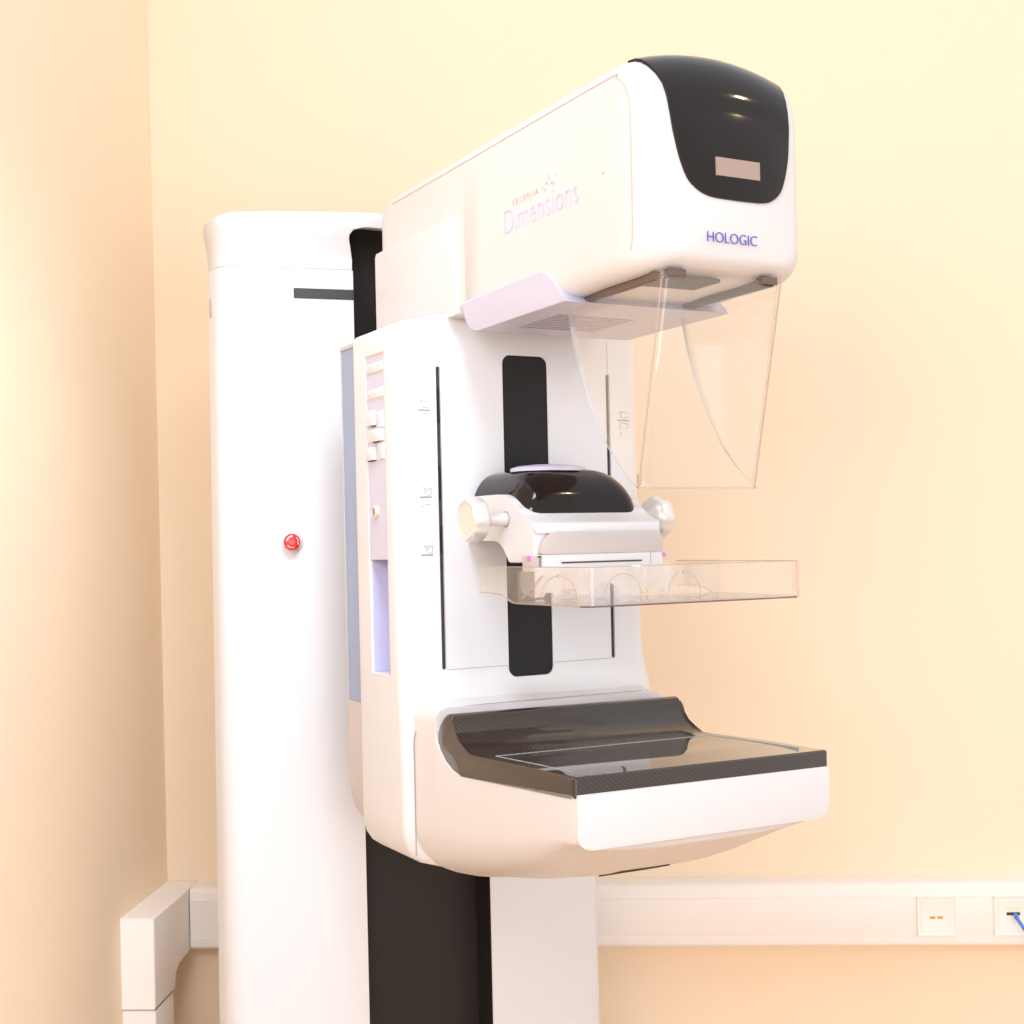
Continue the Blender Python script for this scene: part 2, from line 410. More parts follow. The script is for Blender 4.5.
for z in (.95, 1.0, 1.05, 1.074, 1.08, 1.088, 1.094, 1.096, 1.099, 1.103, 1.108, 1.114, 1.121, 1.13, 1.134, 1.14, 1.15, 1.165, 1.22, 1.30, 1.4, 1.5, 1.58):
    r = interp([(1.0, .014), (1.2, .024), (1.6, .026)], z)
    rings.append(gan_ring(z, .19, r, GY, f=fil(z)))
rings += [gan_ring(1.5855, .1885, .025, GY+.0015), gan_ring(1.588, .185, .022, GY+.005)]
loft(bm, rings)
gantry = obj('gantry_body', bm, M['white'], ROOT)
# recesses: slots, strip, control panel
def cutter(bm): return obj('cutter', bm, M['white'])
cuts = [cutter(pr(rrect(-.1332, -.1268, 1.1375, 1.5345, .003), 1, .35, .41)),
        cutter(pr(rrect(.1290, .1352, 1.1375, 1.5345, .003), 1, .35, .41)),
        cutter(pr(rrect(-.0345, .0345, 1.1215, 1.5540, .012), 1, .3, .3965)),
        cutter(bx((-.25, .4305, 1.1305), (-.1885, .4935, 1.5565), .001)),
        cutter(bx((-.25, .4325, 1.1315), (-.165, .492, 1.2830)))]
apply_bool(gantry, cuts)
for x0, x1 in ((-.1332, -.1268), (.1290, .1352)):
    bm = pr(rrect(x0, x1, 1.1375, 1.5345, .003), 1, .3955, .4105)
    sl = obj('guide_slot', bm, M['rubber'], gantry)
for z0, z1 in [(1.46, 1.505), (1.36, 1.405), (1.29, 1.325)]:
    obj('slot_shutter', bx((-.1326, .3945, z0), (-.1274, .3957, z1)), M['black'], gantry)
bm = pr(rrect(-.0345, .0345, 1.1215, 1.5540, .012), 1, .3935, .40); tag(obj('centre_strip', bm, M['black'], gantry), 'black vertical strip up the middle of the gantry face')
for x in (-.1300, .1321): obj('panel_seam', bx((x-.0003, .3915, 1.536), (x+.0003, .3925, 1.581)), M['gap'], gantry)
for x0, x1 in ((-.127, -.035), (.035, .129)): obj('panel_seam', bx((x0, .3914, 1.1372), (x1, .3925, 1.1379)), M['gap'], gantry)
# printed scale marks
def scale_mark(x0, x1, z, up, dn):
    bm = bmesh.new(); box(bm, (x0, .3914, z-.0006), (x1, .3925, z+.0006)); o = obj('scale_line', bm, M['mark'], gantry)
    bm = bmesh.new()
    for side, strokes in ((1, up), (-1, dn)):
        for s in strokes:
            tube(bm, [Vector((x0+(x1-x0)*p, .3917, z+q)) for p, q in s], .00045, 5)
    obj('scale_pictogram', bm, M['markf'], gantry)
A_ = [[(.1, .009), (.25, .0125), (.45, .012), (.8, .0105)], [(.3, .011), (.35, .004), (.6, .003), (.85, .004), (.95, .007)]]
B_ = [[(.2, -.004), (.5, -.004), (.8, -.004), (.9, -.009), (.6, -.012)], [(.2, -.006), (.25, -.012), (.45, -.009)], [(.3, -.016), (.3, -.022)]]
D_ = [[(.2, .015), (.35, .010), (.5, .011)], [(.3, .004), (.45, .006), (.95, .012), (.5, .012), (.35, .010), (.6, .007)], [(.95, .012), (.98, .004), (.6, .002)]]
E_ = [[(.6, -.005), (.75, -.005)], [(.4, -.009), (.6, -.0105), (.9, -.009)], [(.1, -.012), (.3, -.012)]]
scale_mark(-.1597, -.1428, 1.4766, A_, B_); scale_mark(-.1597, -.1428, 1.3635, D_, E_); scale_mark(-.1597, -.1428, 1.2882, D_, [])
scale_mark(.1467, .1668, 1.4705, A_, B_); 
# control panel in the left side
bm = bx((-.1891, .4310, 1.2830), (-.1880, .493, 1.5560)); panel = obj('control_panel', bm, M['lav'], gantry)
def cbtn(y0, y1, z0, z1, d=.0015, m='white', name='control_button'):
    bm = bx((-.1889-d, y0, z0), (-.1882, y1, z1), min(.0012, d*.5)); obj(name, bm, M[m], gantry)
cbtn(.434, .4905, 1.533, 1.545, .0012); cbtn(.434, .4905, 1.4985, 1.5105, .0012)
bm = bmesh.new()
for y, z in ((.447, 1.540), (.474, 1.538), (.444, 1.505), (.462, 1.504), (.482, 1.503)):
    box(bm, (-.1904, y-.0017, z-.002), (-.1898, y+.0017, z+.002))
box(bm, (-.1896, .434, 1.5316), (-.1888, .4905, 1.5330)); box(bm, (-.1896, .434, 1.4971), (-.1888, .4905, 1.4985))
box(bm, (-.1894, .4315, 1.5525), (-.1886, .4930, 1.5556))
obj('panel_marking', bm, M['seam'], gantry)
cbtn(.462, .486, 1.462, 1.482, .005); cbtn(.436, .456, 1.458, 1.480, .002)
cbtn(.472, .490, 1.440, 1.458, .002); cbtn(.436, .468, 1.440, 1.456, .006)
cbtn(.462, .488, 1.416, 1.434, .005); cbtn(.436, .456, 1.416, 1.438, .002)
for y0, y1, z in ((.462, .474, 1.4608), (.452, .468, 1.4388), (.464, .486, 1.4148)): obj('button_mark', bx((-.1922, y0, z), (-.1882, y1, z+.0016)), M['gapd'], gantry)
bm = bmesh.new(); lathe(bm, (-.1888, .4673, 1.3468), [(0, .0085), (-.004, .0085), (-.005, .0065), (-.0035, .0055), (-.0035, .001)], 0, 24)
obj('key_switch', bm, M['silver'], gantry)
bm = bmesh.new(); lathe(bm, (-.1918, .4673, 1.3468), [(0, .0048), (-.0022, .0045), (-.0026, .001)], 0, 20); obj('key_barrel', bm, M['brass'], gantry)
bm = bmesh.new(); box(bm, (-.1662, .4320, 1.1318), (-.1648, .4925, 1.2828)); box(bm, (-.1868, .4320, 1.1318), (-.165, .4330, 1.2828)); box(bm, (-.1868, .4910, 1.1318), (-.165, .4920, 1.2828))
tag(obj('side_pocket', bm, M['lav2'], gantry), 'pale lavender recessed pocket in the gantry side')

# grey back plate with blue side recess
def plate_ring(y, hw, z1, g=0):
    pts = [(-hw, z1), (-hw, .97)]+[(-hw+.062*(1-cos(rad(a))), .97-.075*sin(rad(a))) for a in (15, 30, 45, 60, 75)]+[(-.11, .876), (0, .85), (.11, .876)]
    pts += [(hw-.062*(1-cos(rad(a))), .97-.075*sin(rad(a))) for a in (75, 60, 45, 30, 15)]+[(hw, .97), (hw, z1)]
    return [Vector((x, y, z)) for x, z in pts]
bm = bmesh.new(); loft(bm, [plate_ring(.5405, .187, 1.583), plate_ring(.592, .187, 1.583), plate_ring(.596, .183, 1.580)])
plate = obj('gantry_back_plate', bm, M['grey'], ROOT); tag(plate, 'warm grey back plate of the gantry with a blue grey side recess')
apply_bool(plate, [cutter(bx((-.25, .5430, 1.085), (-.1845, .5905, 1.578)))])
bm = bx((-.1857, .5433, 1.0853), (-.1840, .5902, 1.5777)); obj('side_recess_panel', bm, M['blue'], plate)

# ------------------------------------------------------------------ detector housing and breast support
HZS = catmull([(0, .990), (.05, .984), (.13, .970), (.24, .952), (.36, .938), (.392, .936)], 6)
HZB = catmull([(0, .9715), (.02, .963), (.05, .948), (.107, .9210), (.17, .903), (.23, .889), (.30, .876), (.36, .864), (.392, .860)], 6)
HZT = [(0, 1.033), (.262, 1.0215), (.285, 1.0255), (.305, 1.035), (.32, 1.047), (.329, 1.058), (.332, 1.072), (.333, 1.0960), (.345, 1.0985), (.36, 1.101), (.392, 1.104)]
HHW = [(0, .1700), (.2, .1720), (.392, .1755)]
def hull_ring(y, inset=0, dz=0):
    hw = interp(HHW, y)-inset; zt = interp(HZT, y); zs = interp(HZS, y); zb = interp(HZB, y)+dz
    rt = interp([(0, .0025), (.325, .0025), (.334, .022), (.392, .03)], y)
    rb = min(.012, (zs-zb)*.8+.004)
    pts = arc(hw-rt, zt-rt, rt, rt, 90, 0, 6)
    pts.append((hw, zs+.012)); pts += [(hw-.006, zs-.001), (hw-.018, zs-.0105+(zs-zb)*.12)] if False else []
    N = 22
    for i in range(N+1):
        t = pi*i/N; c_, s_ = cos(t), sin(t)
        pts.append((hw*math.copysign(abs(c_)**.62, c_), zs-(zs-zb)*abs(s_)**1.05))
    pts.append((-hw, zs+.012))
    pts += arc(-hw+rt, zt-rt, rt, rt, 180, 90, 6)
    return [Vector((x, y, z)) for x, z in pts]
bm = bmesh.new()
ys = [.004, .0055, .009, .02, .035, .05, .065, .08, .095, .11, .125, .14, .155, .17, .185, .20, .215, .23, .245, .262, .275, .285, .295, .305, .312, .32, .325, .329, .332, .333, .336, .345, .36, .385, .392]
rings = [hull_ring(.0025, .006, .005)]+[hull_ring(y, {.004: .003, .0055: .001}.get(y, 0), {.004: .002, .0055: .0005}.get(y, 0)) for y in ys]
loft(bm, rings)
hull = obj('detector_housing', bm, M['ivory'], ROOT, angle=46)
# seam between housing and gantry
bm = bmesh.new()
pts = [(-.1765, .3912, z) for z in (.90, .93, .97, 1.01, 1.045)]+[(-.1755, .3885, 1.058), (-.172, .382, 1.071), (-.166, .366, 1.083), (-.158, .348, 1.0925), (-.145, .3365, 1.0952)]
pts += [(x, .3335, 1.0965) for x in (-.10, -.05, 0, .05, .10, .138)]
tube(bm, catmull(pts, 3), .0006, 6); obj('housing_seam', bm, M['gap'], gantry)
bm = bx((-.09, .06, .919), (.03, .20, .922)); 
pl = pr([(.105, .9225), (.15, .9090), (.15, .9068), (.105, .9203)], 0, -.05, .02); obj('under_label', pl, M['gapd'], hull); bm.free()
# whiter plate added over the housing's front to imitate the light on it
bm = pr(rrect(-.1700, .1692, .9790, 1.0378, (.016, .016, .001, .001), 8), 1, -.0034, .010, .0012, 3)
tag(obj('lit_front', bm, M['white'], hull), 'front face of the support, coloured whiter for the light it catches')
# carbon fibre support, J profile
top = [(0.0, 1.0565), (.10, 1.0545), (.215, 1.0505), (.24, 1.0505), (.258, 1.0535), (.272, 1.0605), (.2815, 1.070), (.2865, 1.080), (.2885, 1.087), (.290, 1.0905)]
bot = [(.294, 1.0925), (.302, 1.092), (.3135, 1.085), (.322, 1.077), (.329, 1.065), (.3285, 1.053), (.320, 1.0405), (.305, 1.0295), (.285, 1.0225), (.262, 1.0205), (.0, 1.0335)]
bm = pr([(-.002, 1.0545)]+top+bot+[(-.002, 1.036)], 0, -.1725, .1705, .004, 3)
tray = obj('breast_support', bm, M['carbon'], ROOT, angle=30); tag(tray, 'glossy black carbon fibre breast support with an upturned rear edge')
def trz(y): return interp(top, y)+.0003
bm = bmesh.new()
def fl(p, q, wd=.0007):
    p, q = Vector(p), Vector(q); d = (q-p).normalized(); s = Vector((0, 0, 1)).cross(d)*wd/2
    for k in range(36):
        a, b = p.lerp(q, k/36), p.lerp(q, (k+.85)/36)
        qd = [a-s, b-s, b+s, a+s]
        loft(bm, [[Vector((v.x, v.y, trz(v.y)+h)) for v in qd] for h in (-.0003, .0003)])
fl((-.155, .205, 0), (.155, .205, 0)); fl((-.155, .205, 0), (-.155, .03, 0)); fl((.155, .205, 0), (.155, .03, 0))
obj('light_field_line', bm, M['frameline'], tray)
for o_ in (hull, tray):                                   # the support sits a hair lower on its right
    o_.rotation_euler.y = .008; o_.location.z -= .0012

# ------------------------------------------------------------------ tube head
def head_ring(y, hw, zb, ze, crown, rb, rt, n=5):
    pts = arc(-hw+rb, zb+rb, rb, rb, 180, 270, n)+arc(hw-rb, zb+rb, rb, rb, 270, 360, n)
    a = arc(hw-rt, ze-rt, rt, rt, 0, 55, 4); xa, za = a[-1]
    pts += a
    K = 14
    for k in range(1, K):
        x = xa*(1-2*k/K); pts.append((x, za+crown*(1-(x/xa)**2)))
    pts += [(-x, z) for x, z in a[::-1]]
    return [Vector((x, y, z)) for x, z in pts]
def head_bm(g=0.0):
    bm = bmesh.new(); rings = []
    YF, D = -.0655-g, .056
    base = []
    for a in (4, 12, 22, 33, 45, 57, 68, 79, 90):
        s = 1-sin(rad(a)); y = YF+D*(1-cos(rad(a)))
        hw = .1098+g-.033*s; zb = 1.580-g+.020*s; ze = 1.806+g-.066*s
        base.append((y, hw, zb, ze, (.0185)*(1-.35*s), .022, .020+.02*s))
    first = head_ring(*base[0]); cz = 1.665
    for k, sc in enumerate((.1, .25, .4, .55, .7, .85, .94)):
        rings.append([Vector((p.x*sc, base[0][0]-.0105*(1-sc*sc), cz+(p.z-cz)*sc)) for p in first])
    rings += [head_ring(*b) for b in base]
    for y in (.05, .12, .2, .3, .345): rings.append(head_ring(y, .1105+g, (1.580 if y < .1 else 1.577)-g, 1.806+g, .0185, .022, .020))
    return bm, rings
bm, rings = head_bm()
# underside steps up where the head meets the gantry top
for y, zb, dz, dx in ((.347, 1.600, 0, 0), (.40, 1.600, 0, 0), (.55, 1.600, 0, 0), (.585, 1.600, 0, 0), (.597, 1.600, .003, 0), (.608, 1.601, .009, .001), (.617, 1.603, .018, .003), (.623, 1.606, .030, .006)):
    rings.append(head_ring(y, .1105-dx, zb, 1.806-dz, .0185, .012, .020))
loft(bm, rings)
head = obj('tube_head', bm, M['ivory'], ROOT, angle=50); tag(head, 'long white overhanging tube head with a black visor')
# visor: black shell over the front
bm, rings = head_bm(.0022); loft(bm, rings)
visor = obj('visor', bm, M['gloss'], head, angle=60)
half = [(0, 1.6535), (.03, 1.6545), (.046, 1.659), (.0595, 1.670), (.0675, 1.687), (.0735, 1.710), (.0775, 1.738), (.0795, 1.762), (.082, 1.778), (.088, 1.798), (.092, 1.82)]
hh = catmull(half, 4)
out = [(x, z) for x, z in hh]+[(.092, 1.9), (-.092, 1.9)]+[(-x, z) for x, z in hh[::-1][:-1]]
apply_bool(visor, [cutter(pr(out, 1, -.3, -.008))], 'INTERSECT')
visor.data.materials.clear(); visor.data.materials.append(M['gloss'])
tag(visor, 'glossy black wraparound visor with a small grey display')
bm = bmesh.new(); box(bm, (-.0300, -.0784, 1.6775), (.0270, -.0740, 1.6965)); obj('display', bm, M['lcd'], head)
text('maker_lettering', 'HOLOGIC', M['violet'], head, (-.0395, -.0713, 1.6095), (1, 0, 0), (0, 0, 1), .0158, .0004, sx=.93, offset=-.0002)
text('small_lettering', 'SELENIA', M['taupe'], head, (.2140, -0, 0), (0, -1, 0), (0, 0, 1), .0072, .0006) if False else None
t1 = text('small_lettering', 'SELENIA', M['taupe'], head, (-.1110, .2150, 1.7045), (0, -1, 0), (0, 0, 1), .0100, .0003, sx=1.42, space=1.3, offset=-.0003)
t2 = text('model_lettering', 'Dimensions', M['lilac'], head, (-.1110, .2385, 1.6745), (0, -1, 0), (0, 0, 1), .0430, .0003, sx=.865, offset=-.0009)
bm = bmesh.new()
for y, z, r in ((.141, 1.7085, .0019), (.133, 1.713, .0022), (.127, 1.7175, .0016), (.122, 1.7105, .002), (.117, 1.708, .0018), (.130, 1.7215, .0013), (.111, 1.7165, .0012), (.136, 1.7055, .0013)):
    lathe(bm, (-.1108, y, z), [(0, r), (-.0007, r), (-.0008, r*.5)], 0, 12)
obj('lilac_dots', bm, M['lilac'], head)
bm = bmesh.new(); lathe(bm, (-.1108, .0128, 1.693), [(0, .0011), (-.0006, .001)], 0, 10); obj('screw_dot', bm, M['gap'], head)
# side seam line along the top and front edge of the side panel
bm = bmesh.new()
pts = [(-.1104, .57, 1.790), (-.1104, .3, 1.790), (-.1104, .01, 1.790), (-.1102, -.015, 1.786), (-.1090, -.029, 1.773), (-.1078, -.0350, 1.752), (-.1076, -.0358, 1.70), (-.1076, -.0358, 1.65), (-.1077, -.0352, 1.618), (-.1080, -.031, 1.602)]
tube(bm, catmull(pts, 4), .0005, 5); obj('side_seam', bm, M['seam'], head)
# rear side cover
bm = pr(rrect(.366, .628, 1.5985, 1.728, (.004, .006, .004, .014)), 0, -.1150, .1150, .002, 3)
tag(obj('rear_cover', bm, M['ivory'], head), 'plain lower cover at the rear of the head')
# lavender vent insert below
pts = [(.345, 1.6125), (.145, 1.6125), (.134, 1.611), (.126, 1.604), (.111, 1.586), (.098, 1.574), (.088, 1.5695), (.30, 1.5695)]+arc(.310, 1.6095, .038, .040, -90, -8, 7)
bm = pr(pts, 0, -.1140, .1140, .0025, 3); ins = obj('vent_insert', bm, M['lav'], head); tag(ins, 'lavender grey vent insert under the head')
bm = bmesh.new()
for k in range(9): box(bm, (-.078, .170+k*.0115, 1.5688), (.03, .1722+k*.0115, 1.5697))
obj('vent_slit', bm, M['slit'], head)
# rails and collimator window under the head
bm = bx((-.0835, -.040, 1.5715), (-.0765, .118, 1.581), .001); obj('shield_rail', bm, M['brown'], head)
bm = bx((.0520, -.050, 1.5735), (.0660, .150, 1.5815), .001); obj('shield_rail', bm, M['gapd'], head)
bm = bx((.048, -.054, 1.5750), (.0680, -.044, 1.5830), .001); obj('rail_stop', bm, M['brown'], head)
bm = bx((-.0740, -.052, 1.5750), (-.052, -.043, 1.5830), .001); obj('rail_stop', bm, M['brown'], head)
bm = pr([(-.066, -.036), (.004, -.036), (.004, .012), (-.066, .012)], 2, 1.5760, 1.5795); tag(obj('collimator_window', bm, M['gapd'], head), 'dark collimator window in the underside')

# ------------------------------------------------------------------ face shield
def sh_front(z): return -.0475+(1.572-z)*.240
SR = [(1.357, .0045), (1.364, .018), (1.385, .042), (1.411, .068), (1.45, .094), (1.494, .117), (1.53, .131), (1.563, .140), (1.572, .142), (1.580, .144)]
def sh_row(z, hw=.0805, r=.011):
    yf = sh_front(z); yr = interp(SR, z); yr = max(yr, yf+r*.0+.001)
    pts = []
    n = 10; ys_ = yf+r
    left = [(-hw, yr+(min(ys_, yr)-yr)*i/n) for i in range(n)]
    rr_ = min(r, max(yr-yf, .001))
    a = arc(-hw+r, yf+rr_, r, rr_, 180, 270, 5); b = arc(hw-r, yf+rr_, r, rr_, 270, 360, 5)
    left = [(-hw, yr+(yf+rr_-yr)*i/n) for i in range(n)]
    mid = [(-hw+r+(2*hw-2*r)*i/8, yf) for i in range(1, 8)]
    pts = left+a+mid+b+[(hw, y) for x, y in left[::-1]]
    return [Vector((x, y, z)) for x, y in pts]
zs_ = [1.357, 1.3605, 1.364, 1.372, 1.385, 1.398, 1.411, 1.43, 1.45, 1.472, 1.494, 1.512, 1.53, 1.547, 1.563, 1.572, 1.580]
rows = [sh_row(z) for z in zs_]
bm = bmesh.new(); loft(bm, rows, False, False, closed=False)
shield = obj('face_shield', bm, M['clear'], ROOT, solid=False)
tag(shield, 'clear acrylic face shield hanging below the head')
md = shield.modifiers.new('thick', 'SOLIDIFY'); md.thickness = .0025; md.offset = 0
bm = bmesh.new()
edge = [r[0] for r in rows[::-1]]+rows[0]+[r[-1] for r in rows]
clean = [edge[0]]
for p in edge[1:]:
    if (p-clean[-1]).length > .0015: clean.append(p)
tube(bm, clean, .0007, 6)
rm = obj('shield_rim', bm, M['rimf'], shield)
for s in (-1, 1):
    obj('shield_corner', tb([Vector((s*.0785, sh_front(z)+.0025, z)) for z in zs_], .0011, 6), M['rim'], shield)
bm = bx((-.0800, -.010+.012, 1.360), (-.0775, .0085, 1.372), .0005); obj('corner_chip', bm, M['gap'], shield)

# ------------------------------------------------------------------ compression unit
up_ = catmull([(.2135, 1.3245), (.230, 1.3300), (.243, 1.3360), (.256, 1.3455), (.270, 1.3555), (.288, 1.3612), (.310, 1.3628), (.391, 1.3630)], 4)
lo_ = catmull([(.391, 1.3050), (.325, 1.3045), (.306, 1.3025), (.294, 1.2960), (.285, 1.2870), (.277, 1.2765)], 4)
pts = [(.2135, 1.2765)]+up_+lo_
bm = pr(pts, 0, -.0925, .0925, .003, 3); comp = obj('compression_unit', bm, M['white'], ROOT, angle=50)
tag(comp, 'white compression carriage with black dome, two knobs and a grey front label')
def dome_ring(z, hw, yf, r):
    return [Vector((x, y, z)) for x, y in rrect(-hw, hw, yf, .3915, (r, r, .002, .002), 7)]
bm = bmesh.new()
loft(bm, [dome_ring(*a) for a in ((1.325, .0835, .246, .02), (1.337, .0850, .2445, .022), (1.345, .0850, .2450, .024), (1.356, .0838, .2470, .027), (1.366, .0808, .2510, .03), (1.375, .0765, .2565, .032), (1.383, .0705, .2635, .033), (1.389, .0635, .2715, .032), (1.393, .055, .280, .03), (1.3955, .042, .292, .026), (1.3965, .02, .312, .016))])
tag(obj('dome', bm, M['gloss'], comp, angle=60), 'glossy black domed cover on the compression carriage')
bm = bmesh.new(); lathe(bm, (-.012, .315, 1.3955), [(-.003, .040), (.0015, .040), (.0040, .034), (.0058, .02), (.0062, .004)], 2, 36, lambda a: 1+.25*abs(cos(a)))
obj('dome_top_button', bm, M['lav'], comp)
# body front
bm = pr(rrect(-.0925, .0860, 1.3120, 1.3235, .003), 1, .2095, .216, .0015); obj('front_ledge', bm, M['white'], comp)
bm = pr(rrect(-.0875, .0885, 1.2865, 1.3135, (.001, .001, .012, .024), 7), 1, .2030, .2160, .0008); tag(obj('front_label', bm, M['grey'], comp), 'grey label plate with one rounded corner')
bm = pr(rrect(-.0875, .0875, 1.2660, 1.2862, .002), 1, .2040, .216, .001); obj('paddle_clamp', bm, M['white'], comp)
bm = bx((-.0600, .2028, 1.2752), (.0560, .2042, 1.2770)); obj('clamp_slot', bm, M['gapd'], comp)
for x in (.0700,): obj('clamp_seam', bx((x-.0003, .2035, 1.2660), (x+.0003, .2042, 1.2865)), M['gap'], comp)
bm = bx((-.0945, .203, 1.2660), (-.0915, .240, 1.2850), .0005); obj('side_label', bm, M['grey'], comp)
bm = bx((-.0958, .2185, 1.2792), (-.0940, .2265, 1.2850), .0006); obj('lock_tab', bm, M['magenta'], comp)
bm = bx((.0870, .2060, 1.2800), (.0945, .2130, 1.2850), .0006); obj('lock_tab', bm, M['magenta'], comp)
bm = bmesh.new(); box(bm, (-.0938, .1975, 1.2830), (-.0915, .2080, 1.2848)); box(bm, (-.0938, .2065, 1.2775), (-.0915, .2090, 1.2830)); obj('latch_gap', bm, M['gapd'], comp)
# knobs
for s in (-1, 1):
    bm = bmesh.new()
    lob = lambda a: 1+.028*cos(8*a)
    P = [(.012, .0085), (.000, .0085), (-.010, .0078), (-.016, .0085), (-.0195, .0125), (-.0225, .0200), (-.0260, .0262), (-.0310, .0285), (-.0400, .0280), (-.0455, .0270), (-.0475, .0245), (-.0470, .0220), (-.0450, .0190), (-.0440, .005)]
    c = (s*.102-(.003 if s > 0 else 0), .2830, 1.3310)
    lathe(bm, c, [(t*(-s)*-1 if False else (t if s < 0 else -t), r) for t, r in P], 0, 48, None)
    # eight soft flats on the grip
    for v in bm.verts:
        d = v.co-Vector(c); rr_ = math.hypot(d.y, d.z)
        if rr_ > .018:
            a = math.atan2(d.z, d.y); k = 1-.065*(1-abs(cos(4*a)))
            v.co.y = c[1]+d.y*k; v.co.z = c[2]+d.z*k
    kn = obj('knob', bm, M['silver'], comp, angle=40)
    bm = bmesh.new(); e = -1 if s < 0 else 1
    lathe(bm, (s*.1465-(.003 if s > 0 else 0), .2830, 1.3310), [(0, .0205), (e*.0012, .0200), (e*.0016, .015), (e*.0010, .004)], 0, 32); tag(obj('knob_face', bm, M['knobf'], comp), 'cream end disc of the knob')
    bm = bmesh.new(); lathe(bm, (s*.0923, .2830, 1.3310), [(0, .0102), (e*.0012, .0102), (e*.0014, .008)], 0, 24); obj('knob_collar', bm, M['gap'], comp)

# ------------------------------------------------------------------ compression paddle (clear tray)
PZ0, PZ1 = 1.2315, 1.2735
def wall_loop(off, z):
    hw = .1455-off; yf = .010+off; r = max(.012-off, .002)
    return [(-hw, .255)]+[(-hw, .21), (-hw, .195), (-hw, .185), (-hw, .175), (-hw, .165), (-hw, .10), (-hw, .05)]+arc(-hw+r, yf+r, r, r, 180, 270, 5)+[(-.05, yf), (.05, yf)]+arc(hw-r, yf+r, r, r, 270, 360, 5)+[(hw, .05), (hw, .10), (hw, .165), (hw, .175), (hw, .185), (hw, .195), (hw, .21), (hw, .255)]
def zlow(y): return interp([(0, PZ0), (.165, PZ0), (.175, PZ0+.001), (.185, PZ0+.004), (.195, PZ0+.0075), (.21, PZ0+.010), (.255, PZ0+.011)], y)
bm = bmesh.new()
A, B = wall_loop(0, 0), wall_loop(.0028, 0)
n = len(A)
v0 = [bm.verts.new((x, y, zlow(y))) for x, y in A]; v1 = [bm.verts.new((x, y, PZ1)) for x, y in A]
v2 = [bm.verts.new((x, y, PZ1)) for x, y in B]; v3 = [bm.verts.new((x, y, zlow(y))) for x, y in B]
for i in range(n-1):
    for p, q in ((v0, v1), (v1, v2), (v2, v3), (v3, v0)): bm.faces.new((p[i], p[i+1], q[i+1], q[i]))
bm.faces.new((v0[0], v1[0], v2[0], v3[0])); bm.faces.new((v0[-1], v3[-1], v2[-1], v1[-1]))
paddle = obj('compression_paddle', bm, M['clearp'], ROOT); tag(paddle, 'clear plastic compression paddle clipped under the carriage')
bm = pr(rrect(-.1425, .1425, .013, .165, (.010, .010, .002, .002)), 2, PZ0+.0002, PZ0+.0026); obj('paddle_floor', bm, M['clearp'], paddle)
bm = bx((-.1425, .162, PZ0+.003), (.1425, .1648, PZ1-.004)); obj('paddle_rear_wall', bm, M['clearp'], paddle)
for x in (-.118, -.062, -.030, .030, .062, .100, .118):
    bm = pr([(.1650, PZ0+.004), (.200, PZ0+.012), (.200, PZ1-.006), (.1650, PZ1-.004)], 0, x-.0014, x+.0014); obj('paddle_rib', bm, M['clearp'], paddle)
for x0, x1 in ((-.118, -.062), (-.030, .030), (.062, .118)):
    cx, rr_ = (x0+x1)/2, (x1-x0)/2-.004
    bm = tb([Vector((cx+rr_*cos(rad(a)), .1615, PZ0+.004+.026*sin(rad(a)))) for a in range(0, 181, 15)], .0007, 6); obj('paddle_arch', bm, M['rim'], paddle)
o3 = [(-.098, PZ1-.002), (-.098, PZ0+.004)]
for cx, r3 in ((-.080, .007), (-.052, .012), (.0, .020), (.052, .012), (.080, .007)):
    o3 += [(cx+r3*cos(rad(a)), PZ0+.004+.75*r3*sin(rad(a))) for a in range(180, -1, -20)]
o3 += [(.098, PZ0+.004), (.098, PZ1-.002)]
bm = pr(o3, 1, .2015, .2045); tag(obj('paddle_bracket', bm, M['frost'], paddle), 'frosted bracket with arched openings')
obj('paddle_hook', bx((-.060, .205, PZ1-.022), (.060, .213, PZ1-.006), .001), M['white'], paddle)
for x in (-.09, .09): obj('paddle_screw', (lambda b: (lathe(b, (x, .160, PZ1-.012), [(0, .0026), (.002, .0026), (.0025, .001)], 1, 12), b)[1])(bmesh.new()), M['taupe'], paddle)
bm = tb([Vector((-.1440, .150, PZ0+.006)), Vector((-.1440, .105, PZ1-.010))], .0012, 6); obj('paddle_strut', bm, M['rim'], paddle)
bm = bmesh.new(); tube(bm, [Vector((x, y-.0003, PZ0)) for x, y in [(-.1455, .022)]+arc(-.1335, .022, .012, .012, 195, 270, 4)+[(.10, .010)]+arc(.1335, .022, .012, .012, 280, 360, 4)], .0009, 6)
tag(obj('paddle_front_edge', bm, M['rimd'], paddle), 'violet tinted lower front edge')
bm = bmesh.new()
tube(bm, [Vector((x, y, PZ1)) for x, y in A], .0007, 6); obj('paddle_top_rim', bm, M['rim'], paddle)
bm = bmesh.new()
tube(bm, [Vector((x, y, zlow(y))) for x, y in [(-.1455, yy) for yy in (.255, .21, .195, .185, .175, .165, .12, .06, .024)]], .0009, 6); obj('paddle_side_edge', bm, M['rim'], paddle)
bm = bmesh.new(); tube(bm, [Vector((x, y, zlow(y))) for x, y in [(.1455, yy) for yy in (.255, .21, .195, .185, .175, .165, .12, .06, .024)]], .0007, 6); obj('paddle_side_edge', bm, M['rim'], paddle)
bm = bmesh.new(); tube(bm, [Vector((.1435, .0120, z)) for z in (PZ0, PZ1)], .0017, 6); obj('paddle_corner', bm, M['rim'], paddle)

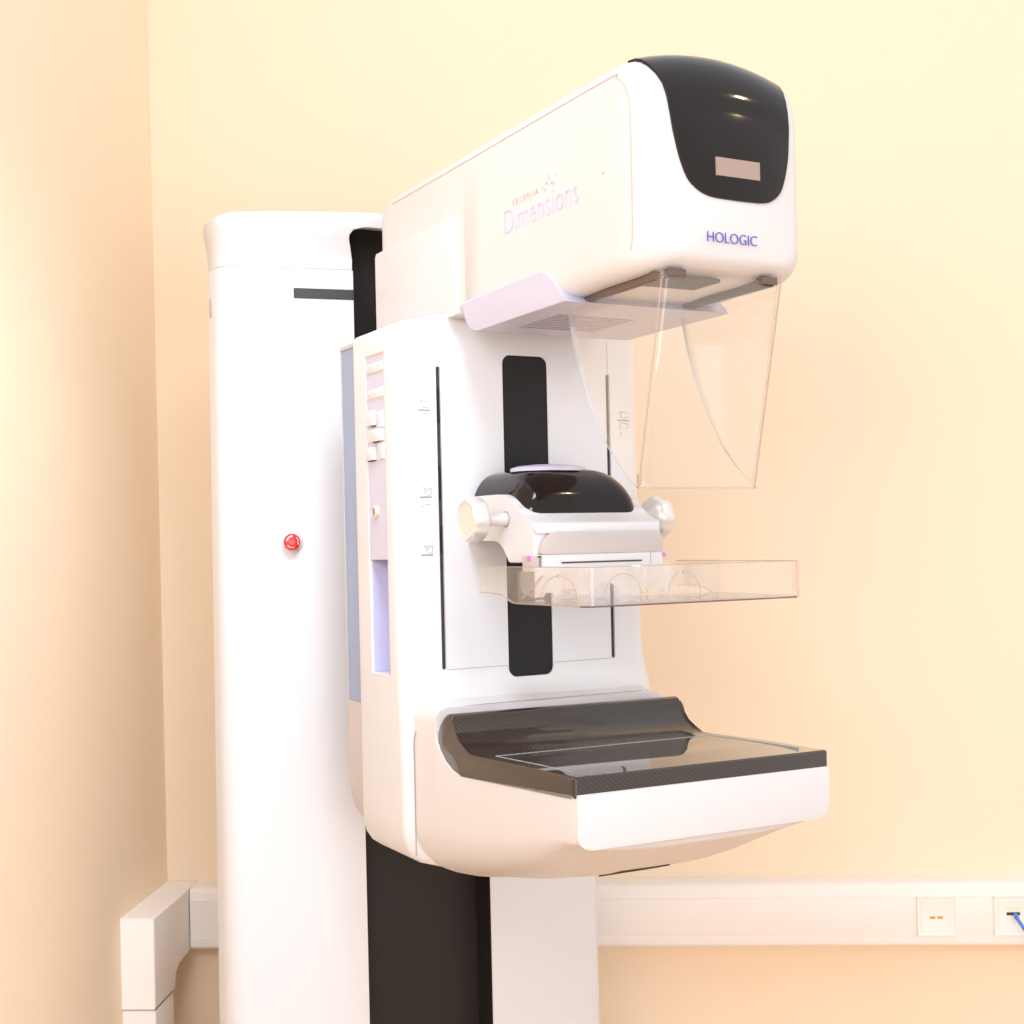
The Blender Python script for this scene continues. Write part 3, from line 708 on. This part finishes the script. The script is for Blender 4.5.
# ------------------------------------------------------------------ camera
cd = bpy.data.cameras.new('camera'); cam = bpy.data.objects.new('camera', cd); C.objects.link(cam)
cd.sensor_width = 36; cd.lens = 1350/1024*36; cd.shift_y = 32/1024; cd.clip_start = .01
roll = math.atan(.0225)
X = RT; Y = Vector((0, 0, 1)); Zc = -FW
xr = (X*cos(roll)-Y*sin(roll)).normalized(); yr = Zc.cross(xr).normalized()
mw = Matrix((xr, yr, Zc)).transposed().to_4x4(); mw.translation = CAM
cam.matrix_world = mw
# pixel offset of the level eye line below the frame centre lies along the frame's own vertical
bpy.context.scene.camera = cam

# ------------------------------------------------------------------ lights
def area(name, loc, target, size, power, col, sizey=None):
    l = bpy.data.lights.new(name, 'AREA'); l.energy = power; l.color = col; l.size = size
    if sizey: l.shape = 'RECTANGLE'; l.size_y = sizey
    o = bpy.data.objects.new(name, l); C.objects.link(o); o.location = loc
    o.rotation_euler = (Vector(target)-Vector(loc)).to_track_quat('-Z', 'Y').to_euler()
    return o
area('bounced_flash', W(-.42, 0, 1.88), W(-.1, 2.0, 1.15), .5, 8.0, (.92, .96, 1.04))
area('side_fill_light', W(-.79, .30, 1.58), W(.3, 1.1, 1.45), .7, 3.2, (.86, .93, 1.10))  # added cool fill by the left wall, lifts the machine's left side
area('right_fill_light', W(1.6, -2.0, 1.05), W(.1, 2.0, .9), 1.5, 18, (.92, .96, 1.04))  # added fill from the front right, brightens the machine and the lower walls
sl = bpy.data.lights.new('wall_fill_spot', 'SPOT'); sl.energy = 35; sl.color = (.93, 1.0, 1.12); sl.spot_size = rad(62); sl.spot_blend = 1; sl.shadow_soft_size = .2  # added spot, only there to lift the dim left wall near the corner
so = bpy.data.objects.new('wall_fill_spot', sl); C.objects.link(so); so.location = W(-.06, 1.12, 2.25)
so.rotation_euler = (W(-.70, 2.25, .85)-W(-.06, 1.12, 2.25)).to_track_quat('-Z', 'Y').to_euler()
area('warm_downlight', W(1.3, 1.2, 2.55), W(1.3, 1.2, 0), .05, 1.6, (1, .72, .38))
w = bpy.data.worlds.new('world'); bpy.context.scene.world = w; w.use_nodes = True
wn = w.node_tree.nodes; wl = w.node_tree.links
wt = wn.new('ShaderNodeTexCoord'); wx = wn.new('ShaderNodeSeparateXYZ'); wr = wn.new('ShaderNodeValToRGB')
wm = wn.new('ShaderNodeMapRange'); wm.inputs['From Min'].default_value = -1; wm.inputs['From Max'].default_value = 1
wl.new(wt.outputs['Generated'], wx.inputs[0]); wl.new(wx.outputs['Z'], wm.inputs['Value']); wl.new(wm.outputs[0], wr.inputs[0])
wr.color_ramp.elements[0].position = .35; wr.color_ramp.elements[0].color = (1.0, .96, .92, 1)
wr.color_ramp.elements[1].position = .75; wr.color_ramp.elements[1].color = (.93, .95, 1.0, 1)
wl.new(wr.outputs[0], wn['Background'].inputs[0]); wn['Background'].inputs[1].default_value = .75
vs_ = bpy.context.scene.view_settings
vs_.view_transform = 'Standard'; vs_.look = 'None'; vs_.exposure = 0.67; vs_.gamma = 1; vs_.use_curve_mapping = False
bpy.context.scene.cycles.transparent_max_bounces = 32
bpy.context.scene.cycles.max_bounces = 10
bpy.context.scene.cycles.diffuse_bounces = 4
